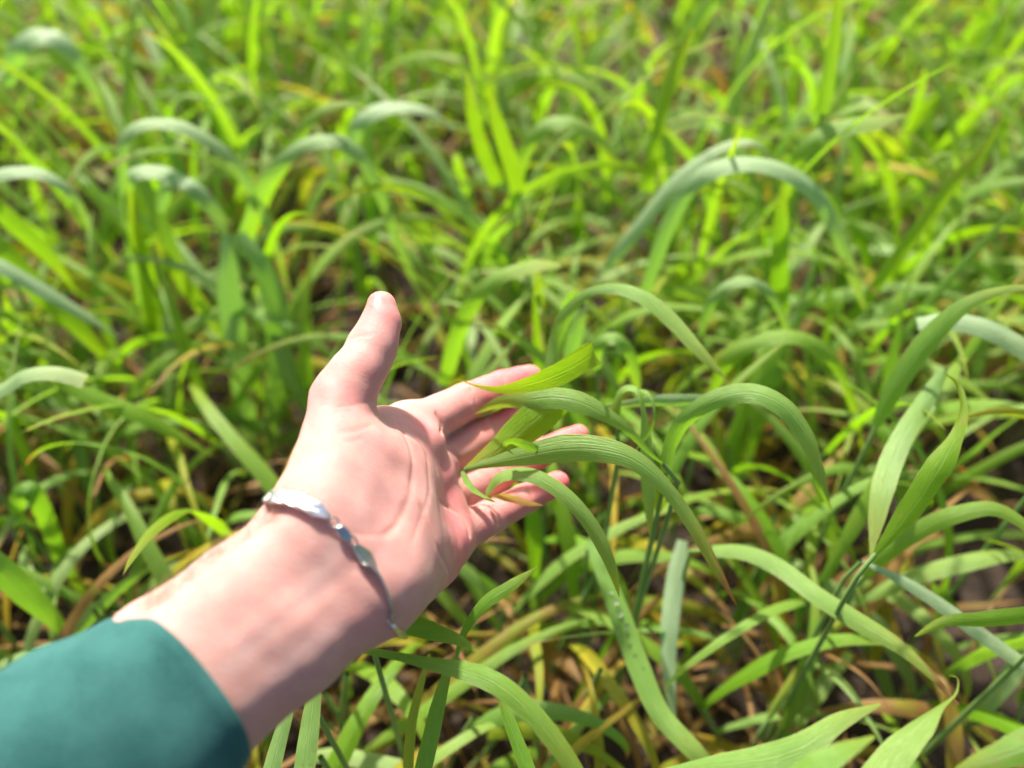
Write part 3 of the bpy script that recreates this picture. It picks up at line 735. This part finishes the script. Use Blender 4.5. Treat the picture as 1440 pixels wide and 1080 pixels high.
hero('broad leaf tip of a wheat plant cut by the lower right corner', [
    dict(p=[(1540, 1020, .26), (1460, 1046, .26), (1400, 1066, .262), (1340, 1085, .265)], w=48, k='full', a=[10, 10], tint=(.04, 0, .3))])
hero('wheat plant curving from under the wrist to the bottom edge', [
    dict(p=[(448, 945, .33), (470, 922, .325), (505, 914, .32), (550, 920, .312), (600, 931, .305), (655, 943, .30), (705, 965, .296), (750, 1006, .294), (790, 1056, .293), (830, 1120, .293)], w=30, wp=[.1, .35, .45, .5, .75, 1, 1, .95, .85, .7], a=[50, 45, 30, 10, 0, -10], tint=(.03, 0, .35), n=50)])
hero('wheat plant with a dark green leaf emerging from under the wrist', [
    dict(p=[(520, 862, .335), (560, 874, .33), (605, 886, .325), (645, 900, .322), (672, 918, .32)], w=28, k='both', a=[25, 15], tint=(0, 0, .15)),
    dict(p=[(640, 930, .335), (652, 890, .335), (680, 850, .332), (718, 824, .33), (756, 797, .33)], w=19, wp=[.25, .5, .8, 1, .8, .05], a=[20, 0], tint=(0, 0, .2), nostem=True)])
hero('pale upright leaf of a wheat plant just below the wrist', [
    dict(p=[(420, 1130, .31), (430, 1060, .315), (438, 1000, .32), (448, 930, .325)], w=30, wp=[1, 1, .95, .7, .05], a=[15, 15], tint=(0, 0, .75)),
    dict(p=[(372, 1120, .33), (390, 1050, .335), (408, 990, .34), (422, 955, .345)], w=26, wp=[1, .9, .7, .1], a=[10, 10], tint=(0, 0, .8), nostem=True)])
hero('wheat plant with narrow upright leaves at the bottom edge below the hand', [
    dict(p=[(585, 1120, .32), (602, 1050, .325), (616, 990, .33), (630, 940, .335)], w=25, wp=[1, 1, .9, .5], a=[15, 15], tint=(0, 0, .25)),
    dict(p=[(755, 1120, .33), (733, 1060, .335), (712, 1005, .34), (695, 960, .345)], w=22, wp=[1, 1, .8, .1], a=[15, 15], tint=(0, 0, .2), nostem=True),
    dict(p=[(572, 1100, .35), (578, 1020, .355), (592, 960, .36), (604, 920, .365)], w=16, wp=[1, 1, .8, .3], a=[25, 15], tint=(.35, 0, .1), nostem=True)])
hero('wheat plant with long drooping blue green leaves below the fingers', [
    dict(p=[(832, 760, .46), (850, 805, .45), (875, 870, .44), (900, 940, .43), (930, 1005, .42), (980, 1060, .41), (1020, 1110, .41)], w=32, wp=[.6, .9, 1, 1, .9, .8, .5], a=[25, 0], tint=(0, 0, .55)),
    dict(p=[(960, 760, .47), (948, 830, .465), (941, 900, .46), (943, 970, .455), (950, 1040, .45)], w=26, k='full', a=[10, 10], tint=PALE, nostem=True)])
hero('straw coloured stalk of a wheat plant leaning among dry leaves', [
    dict(p=[(1080, 1010, .48), (1100, 975, .475), (1140, 918, .47), (1192, 864, .46)], w=12, k='cut', tint=(.3, 0, .5), cup=.9)])
hero('wheat plant with a green leaf arching in from the right edge', [
    dict(p=[(1232, 600, .44), (1262, 540, .43), (1305, 478, .42), (1355, 430, .41), (1410, 408, .40), (1470, 402, .395)], w=30, wp=[.5, .9, 1, 1, .7, .4, .2], a=[-20, 0, 25], tint=(.02, 0, .35), tips=(.3, .5)),
    dict(p=[(1290, 455, .45), (1345, 452, .445), (1400, 468, .44), (1470, 510, .435)], w=28, k='cut', a=[25, 10], tint=PALE, nostem=True)])
hero('wheat plant with an arched leaf at the right edge below the yellow tip', [
    dict(p=[(1215, 810, .43), (1250, 775, .42), (1300, 742, .41), (1350, 722, .40), (1400, 716, .395), (1450, 745, .392), (1490, 790, .392)], w=26, k='full', a=[-20, 0, 30], tint=(.08, 0, .3), n=44)])
hero('yellow brown leaf tip of a wheat plant pointing left at the right edge', [
    dict(p=[(1520, 590, .40), (1440, 582, .40), (1400, 578, .402), (1352, 588, .405)], w=15, k='full', a=[20, 20], tint=(.5, .18, .1), tips=(.4, .3))])
hero('wheat plant with a slim lime arch behind the sharp arching leaf', [
    dict(p=[(1000, 560), (1018, 515), (1055, 485), (1100, 472), (1145, 482), (1178, 515), (1200, 570), (1215, 640)], z=.28, w=23, a=[-20, 20, 30, 0], tint=(.08, 0, .2), n=44)])
hero('wheat plant with a thin pale leaf drooping to a wispy tip right of centre', [
    dict(p=[(985, 470), (1000, 425), (1030, 398), (1065, 398), (1092, 425), (1106, 465), (1108, 512)], z=.29, w=17, a=[0, 25, 0], tint=(.02, 0, .85), tips=(.4, 0))])
BG = 'wheat plants standing out of the blurred field'
hero('wheat plant with a tall hooked pale arch left of the thumb', [
    dict(p=[(205, 440), (185, 340), (172, 250), (172, 205), (192, 178), (235, 172), (285, 192), (332, 232), (365, 290), (388, 350), (408, 415)], z=.34, w=21, wp=[.9, 1, 1, .8, .8, 1, 1, 1, 1, .9, .6, .05], a=[-10, 0, 30, 25, 0, -20], tint=(.03, 0, 1.1), n=60),
    dict(p=[(215, 470), (208, 400), (192, 330), (180, 262)], z=.30, w=28, wp=[1, 1, .8, .1], tint=(.1, 0, .0), a=[10, 10], nostem=True)])
hero('bright lime spear leaf of a wheat plant above and left of the thumb', [
    dict(p=[(330, 490), (290, 440), (250, 385), (226, 350), (212, 324)], z=.27, w=25, wp=[.4, .8, 1, .7, .05], tint=(.12, 0, 0), a=[5, 5])])
hero('wheat plant with a lime and pale arch behind the thumb', [
    dict(p=[(340, 330), (370, 262), (410, 215), (460, 195), (503, 215), (535, 270), (558, 335), (585, 400), (624, 478)], z=.33, w=22, a=[-25, 0, 30, 0, -20], tint=(.05, 0, .95), n=60),
    dict(p=[(350, 340), (375, 270), (410, 210), (440, 165), (480, 145), (520, 158)], z=.35, w=24, a=[-30, 0, 30], tint=(.05, 0, .4), nostem=True)])
hero('wheat plant with two broad blue green leaves hanging left of the thumb', [
    dict(p=[(322, 330), (322, 380), (328, 450), (340, 530), (352, 610), (364, 690)], z=.27, dy=-.05, w=36, wp=[.5, 1, 1, .9, .6, .05], tint=PALE, a=[15, 5]),
    dict(p=[(335, 330), (365, 370), (386, 430), (392, 500), (385, 580), (375, 660)], z=.27, dy=-.05, w=38, wp=[.5, .9, 1, .95, .7, .1], tint=(0, 0, .8), a=[-15, 5], nostem=True)])
hero('wheat plant with a drooping pale leaf under the tall hooked arch', [
    dict(p=[(178, 300), (178, 255), (205, 240), (245, 248), (285, 280), (315, 325), (330, 375)], z=.30, w=22, a=[10, 30, 0], tint=PALE),
    dict(p=[(225, 300), (235, 262), (262, 256), (290, 275), (325, 320)], z=.29, w=20, a=[10, 30, 0], tint=PALE, nostem=True)])
hero('wheat plant with lime and dark leaves entering from the left edge', [
    dict(p=[(-60, 250), (0, 300), (40, 335), (75, 370), (108, 412)], z=.32, w=28, wp=[.9, 1, 1, .7, .05], tint=(.05, 0, .1), a=[-35, -30]),
    dict(p=[(-60, 310), (0, 350), (60, 415), (120, 470), (182, 542)], z=.31, w=32, wp=[1, 1, 1, .6, .1], tint=(.08, 0, .0), a=[10, 0], nostem=True)])
hero('wheat plant with a pale narrow leaf pointing right from the left edge', [
    dict(p=[(-60, 350), (0, 374), (50, 402), (110, 438), (168, 474)], z=.30, w=22, wp=[1, 1, 1, .7, .05], tint=PALE, a=[20, 10])])
hero('wheat plant with a silvery leaf and a lime leaf left of the wrist', [
    dict(p=[(-70, 580), (0, 548), (35, 528), (75, 523), (120, 535)], z=.30, w=24, k='cut', tint=(0, 0, 1), a=[30, 30]),
    dict(p=[(52, 512), (90, 540), (145, 563), (210, 590), (300, 642)], z=.28, w=25, k='both', tint=(.08, 0, .1), a=[10, 10], nostem=True)])
hero('wheat plant with a curved leaf in the lower left above the sleeve', [
    dict(p=[(22, 740), (25, 700), (42, 688), (62, 720), (90, 790), (130, 845), (180, 860)], z=.20, w=26, a=[20, 10], tint=(.0, 0, .4)),
    dict(p=[(-50, 770), (0, 800), (40, 836), (70, 865), (105, 905)], z=.24, w=40, k='full', a=[10, 10], tint=(.0, 0, .7), nostem=True)])
hero('wheat plant with an arching pale leaf at the left edge', [
    dict(p=[(-60, 290), (-20, 252), (30, 240), (75, 252), (110, 285), (128, 330)], z=.32, w=22, a=[0, 30, 0], tint=PALE)])
hero('wheat plant with a broad pale drooping leaf in the upper left corner', [
    dict(p=[(10, 120), (25, 70), (60, 48), (100, 70), (130, 120), (150, 170)], z=.33, w=30, a=[0, 30, 0], tint=PALE)])
hero('wheat plant with a pale arch at upper centre left', [
    dict(p=[(490, 230), (505, 172), (548, 150), (600, 156), (642, 186)], z=.32, w=24, a=[10, 30, 20], tint=PALE)])
hero('tall lime leaf of a wheat plant at upper centre', [
    dict(p=[(730, 270), (712, 210), (697, 165), (688, 120)], z=.37, w=27, wp=[1, 1, .8, .1], tint=(.1, 0, 0), a=[10, 10]),
    dict(p=[(700, 260), (680, 215), (664, 160), (656, 100)], z=.36, w=24, wp=[1, 1, .8, .1], tint=(.08, 0, 0), a=[10, 10], nostem=True)])
hero('wheat plant with an arch leaning right at upper centre right', [
    dict(p=[(722, 300), (730, 235), (752, 190), (788, 170), (828, 184), (866, 225), (905, 266)], z=.33, w=24, a=[-20, 20, 10], tint=(.06, 0, .5), tips=(.6, 0))])
hero('tall twisting lime leaf of a wheat plant at upper right of centre', [
    dict(p=[(908, 270), (920, 200), (932, 140), (955, 80), (975, 40)], z=.40, w=27, wp=[1, 1, .7, 1, .9, .2], tint=(.08, 0, .1), a=[10, 50, 10])])
hero('wheat plant with a big pale double arch right of centre', [
    dict(p=[(905, 420), (935, 330), (965, 270), (1000, 240), (1050, 228), (1105, 240), (1150, 275), (1178, 325), (1198, 380), (1218, 440)], z=.34, w=27, wp=[.8, .9, 1, 1, 1, 1, 1, .9, .7, .1], a=[-20, 0, 30, 30, 0], tint=(0, 0, 1.15), n=60),
    dict(p=[(850, 380), (905, 310), (955, 250), (1010, 210), (1055, 200), (1090, 225)], z=.34, w=24, a=[0, 30, 20], tint=PALE, nostem=True)])
hero('wheat plant with a leaf pointing right near the upper right', [
    dict(p=[(1105, 280), (1115, 235), (1145, 196), (1190, 176), (1235, 170), (1278, 160)], z=.36, w=28, wp=[.5, .7, .95, 1, .9, .05], a=[-20, 20, 20], tint=(.05, 0, .3)),
    dict(p=[(1098, 440), (1096, 380), (1098, 320), (1102, 262)], z=.32, w=28, wp=[1, 1, .9, .3], a=[10, 10], tint=(.0, 0, .2), nostem=True)])
hero('slanting lime leaf of a wheat plant at the upper right edge', [
    dict(p=[(1195, 450), (1240, 390), (1290, 325), (1345, 250), (1385, 205), (1412, 162)], z=.36, w=24, wp=[.7, .9, 1, 1, .7, .05], a=[5, 5], tint=(.1, 0, .1))])
hero('lime upright leaf of a wheat plant at the top edge right', [
    dict(p=[(1155, 160), (1168, 90), (1176, 30), (1180, -30)], z=.44, w=24, wp=[1, .9, .7, .3], a=[5, 5], tint=(.04, 0, .3))])

# ------------------------------------------------------------------ the field
HANDPOLY = [(-60, 920), (170, 850), (390, 685), (420, 600), (428, 540), (470, 500), (508, 395), (560, 395), (566, 480), (545, 560), (640, 525), (760, 500), (845, 480), (1030, 540), (1180, 560), (1180, 700), (1040, 860), (860, 860), (805, 720), (740, 740), (560, 895), (430, 980), (350, 1100), (-60, 1100)]
def inpoly(x, y):
    c = np.zeros(x.shape, bool); n = len(HANDPOLY)
    for i in range(n):
        x1, y1 = HANDPOLY[i]; x2, y2 = HANDPOLY[(i+1) % n]
        c ^= ((y1 > y) != (y2 > y)) & (x < (x2-x1)*(y-y1)/(y2-y1+1e-9)+x1)
    return c
HG = np.full((200, 160), 9.)
for h_ in HEROES:
    for ch in h_.children:
        if ch.name.startswith('leaf'):
            v = np.zeros(len(ch.data.vertices)*3, np.float32); ch.data.vertices.foreach_get('co', v); v = v.reshape(-1, 3)+np.array(h_.location)
            hx, hy, hd = proj(v); gx = (hx/8).astype(int)+8; gy = (hy/8).astype(int)+8
            ok = (gx >= 0) & (gx < 200) & (gy >= 0) & (gy < 160); np.minimum.at(HG, (gx[ok], gy[ok]), hd[ok])
def allowed(W):
    q = W-CAM; D = q@FWD
    if (D < .12).any(): return False
    px = 720+FPX*(q@RIGHT)/D; py = 540-FPX*(q@UP)/D
    vis = (px > -80) & (px < 1520) & (py > -80) & (py < 1160)
    if (vis & (D < .365)).any(): return False
    if (vis & inpoly(px, py) & (D < .47)).any(): return False
    if ((px > 560) & (px < 1400) & (py > 700) & (D < .43) & vis).any(): return False
    gx = np.clip((px/8).astype(int)+8, 0, 199); gy = np.clip((py/8).astype(int)+8, 0, 159)
    if (vis & (D < HG[gx, gy]-.008) & (HG[gx, gy] < 8)).sum() > 3: return False
    near = (D < .5) & (np.abs(W[:, 0]) < .3)
    if near.any() and hand_sdf(W[near]).min() < .006: return False
    return True
def blade(base, az, L, wmax, el0, bend, r, twist=None):
    n = 22; t = np.linspace(0, 1, n); ds = L/(n-1)
    k = bend*(.25+1.5*t**1.1)/1.0; el = el0-np.cumsum(k)/n
    azs = az+np.cumsum(r.normal(0, .035, n))+r.uniform(-.5, .5)*t
    d = np.stack([np.cos(el)*np.cos(azs), np.cos(el)*np.sin(azs), np.sin(el)], 1)
    W = base+np.vstack([np.zeros(3), np.cumsum(d[:-1]*ds, axis=0)])
    h = np.stack([-np.sin(azs), np.cos(azs), 0*azs], 1); nn = np.cross(d, h)
    tw = (r.uniform(-.5, .5)+r.normal(0, 1.0)*t) if twist is None else twist*t
    wd = h*np.cos(tw)[:, None]+nn*np.sin(tw)[:, None]
    pr = np.clip(.5+t*2.2, 0, 1)*np.clip((1-t)/.6, 0, 1)**.65
    return W, wd, wmax*pr
def plant_leaves(x, y, r, far=False):
    """list of (kind, data)"""
    out = []; nt_ = r.integers(2, 4)
    for k in range(nt_):
        a0 = r.uniform(0, 2*PI); hgt = r.uniform(.10, .20)*(1.12 if y > .6 else 1); lean = r.uniform(0, .05)
        foot = np.array([x+r.normal(0, .008), y+r.normal(0, .008), -.004]); top = foot+np.array([math.cos(a0)*lean, math.sin(a0)*lean, hgt])
        st = spline([foot, foot*.5+top*.5+np.array([r.normal(0, .004), r.normal(0, .004), 0]), top], 8)
        if not allowed(st): continue
        out.append(('stem', tube_data(st, np.linspace(.0022, .0015, 8), 6)))
        nl = r.integers(3, 5); az = r.uniform(0, 2*PI)
        for j in range(nl):
            f = .35+.65*(j+1)/nl; base = foot*(1-f)+top*f
            az += PI+r.normal(0, .5)
            up_ = (j == nl-1)
            far_ = min(1, max(0, (y-.35)/.5)); L = r.uniform(.13, .24)*(1+.28*far_); wm = r.uniform(.0065, .0120)*(1+.12*far_)
            el0 = r.uniform(1.25, 1.5) if up_ else r.uniform(.85, 1.35); bend = (r.uniform(.6, 2.8) if up_ else r.uniform(1.6, 3.9))*(1-.38*far_)
            W, wd, wi = blade(base, az, L, wm, el0, bend, r)
            if W[:, 2].max() > .42 or not allowed(W): continue
            W[:, 2] = np.maximum(W[:, 2], .006)
            g = r.uniform(); ti = (r.uniform(0, .12), 0, .9*r.uniform()**1.8); tp = (r.uniform(0, .5), .8*(r.uniform() < .25))
            if j == 0 and r.uniform() < .6: ti = (r.uniform(.3, .9), r.uniform(.0, .7), .1)
            out.append(('leaf', ribbon(W, wd, wi, .25, ti, tp, int(r.integers(1e6)), .06)))
        # dead basal leaves
        for j in range(r.integers(1, 3)):
            W, wd, wi = blade(foot+np.array([0, 0, r.uniform(.02, .13)]), r.uniform(0, 2*PI), r.uniform(.07, .17), r.uniform(.003, .0065), r.uniform(.2, 1.2), r.uniform(1.0, 2.8), r)
            W[:, 2] = np.maximum(W[:, 2], .004+.002*r.uniform())
            if not allowed(W): continue
            b_ = r.uniform() < .78
            out.append(('dry', ribbon(W, wd, wi, .5, (r.uniform(.6, 1), .75 if b_ else .2, 0), (.3, .4), int(r.integers(1e6)), .15)))
    return out
spots = []
r = np.random.default_rng(21)
tries = 0
while len(spots) < 290 and tries < 20000:
    tries += 1
    y = .06+1.34*r.uniform()**.9; x = r.uniform(-1, 1)*(.24+.78*y)
    if all((x-a)**2+(y-b)**2 > (.026+.018*b)**2 for a, b in spots): spots.append((x, y))
spots.sort(key=lambda q: q[1])
LBL = ['green wheat plant crowding round the soil near the hand', 'leafy wheat plant in the middle of the blurred field', 'upright wheat plant among the far blurred rows']
GRP = ['wheat plants around the hand', 'wheat plants in the middle of the field', 'wheat plants in the far rows']
for i, (x, y) in enumerate(spots):
    pl = plant_leaves(x, y, np.random.default_rng(1000+i))
    if not pl: continue
    z = 0 if y < .42 else (1 if y < .85 else 2)
    root = empty('wheat_plant', (x, y, 0)); tag(root, LBL[z], 'wheat plant', GRP[z])
    for kind, dt in pl:
        if kind == 'stem': mesh_obj('stem', dt[0], dt[1], STEM, root)
        else: mesh_obj('leaf' if kind == 'leaf' else 'dry_leaf', dt[0], dt[1], LEAF, root, attrs={'tint': dt[3]}, uv=dt[2])
# the rest of the field, beyond and beside, as one mass
def mass():
    V = []; F = []; U = []; TI = []; n = 0; r = np.random.default_rng(5)
    k = 0
    while k < 900:
        y = r.uniform(-.5, 3.6); x = r.uniform(-2.6, 2.6)
        inside = (.06 < y < 1.40) and abs(x) < .24+.78*y
        if inside or (x*x+(y+.25)**2 < .14) or (y < .1 and abs(x) < .5): continue
        k += 1
        for kind, dt in plant_leaves(x, y, np.random.default_rng(9000+k)):
            if kind == 'stem': continue
            v, f, u, ti = dt; V.append(v); F.append(f+n); U.append(u); TI.append(ti); n += len(v)
    tag(mesh_obj('wheat_field', np.vstack(V), np.vstack(F), LEAF, attrs={'tint': np.vstack(TI)}, uv=np.vstack(U)), 'mass of young wheat filling the field beyond the nearer plants', 'wheat', kind='stuff')
mass()
# dry straw and dead blades lying on the soil
def litter():
    V = []; F = []; U = []; TI = []; n = 0; r = np.random.default_rng(17)
    for k in range(1300):
        y = r.uniform(-.05, 1.7); x = r.uniform(-1, 1)*(.35+.75*max(y, 0))
        W, wd, wi = blade(np.array([x, y, r.uniform(.004, .02)]), r.uniform(0, 2*PI), r.uniform(.03, .13), r.uniform(.002, .008), r.uniform(-.1, .35), r.uniform(-.2, .9), r)
        W[:, 2] = np.maximum(W[:, 2], .004)
        v, f, u, ti = ribbon(W, wd, wi, .5, (r.uniform(.5, 1), r.choice([.2, .6, .9]), r.uniform(0, .4)), (.3, .3), k, .2)
        V.append(v); F.append(f+n); U.append(u); TI.append(ti); n += len(v)
    tag(mesh_obj('straw_litter', np.vstack(V), np.vstack(F), LEAF, attrs={'tint': np.vstack(TI)}, uv=np.vstack(U)), 'dry straw and dead brown blades scattered on the soil', 'straw', kind='stuff')
litter()

# fine hairs on the outer edge of the forearm
def arm_hair():
    r = np.random.default_rng(4); V = []; F = []; n = 0
    axd = norm(P(443, 755, .284)-P(231, 937, .256))
    for k in range(420):
        px = r.uniform(190, 400); e = 862-(px-173)*.735; py = e+r.uniform(-2, 26)**1.0
        q = trace(px, py)
        if q is None: continue
        nn = hand_normal(q); L = r.uniform(.003, .007); d = norm(axd*r.uniform(.3, .9)+nn*r.uniform(.35, .8)+r.normal(0, .2, 3))
        pts = np.array([q-nn*.0003, q+d*L*.5, q+norm(d+axd*.5)*L]); v, f = tube_data(pts, [.000045, .00004, .00001], 3)
        V.append(v); F.append(f+n); n += len(v)
    m = simple('fair_hair', (.34, .20, .11), .45)
    mesh_obj('arm_hair', np.vstack(V), np.vstack(F), m, hand)
arm_hair()
# dew on the long blue-green leaf under the fingers
def dew():
    m, nt, b = newmat('water_drop'); b.inputs['Transmission Weight'].default_value = 1; b.inputs['Roughness'].default_value = .02; b.inputs['IOR'].default_value = 1.33
    r = np.random.default_rng(8)
    import bmesh
    bm = bmesh.new(); bmesh.ops.create_icosphere(bm, subdivisions=3, radius=1); bv = np.array([v.co[:] for v in bm.verts]); bf = [[v.index for v in f.verts] for f in bm.faces]; bm.free()
    for i, (px, py, D) in enumerate([(868, 846, .444), (874, 862, .442), (879, 880, .441), (884, 893, .440), (889, 908, .438), (895, 922, .436), (862, 832, .447), (901, 940, .434)]):
        c = P(px+r.uniform(-4, 4), py, D-.003); rad = r.uniform(.0010, .0018)
        o = mesh_obj('dew_drop', bv*np.array([1, 1, .8])*rad+c, bf, m)
        tag(o, 'round dew drop on the long blue green leaf below the fingers', 'dew drop', 'dew drops in a line along the long leaf')
dew()
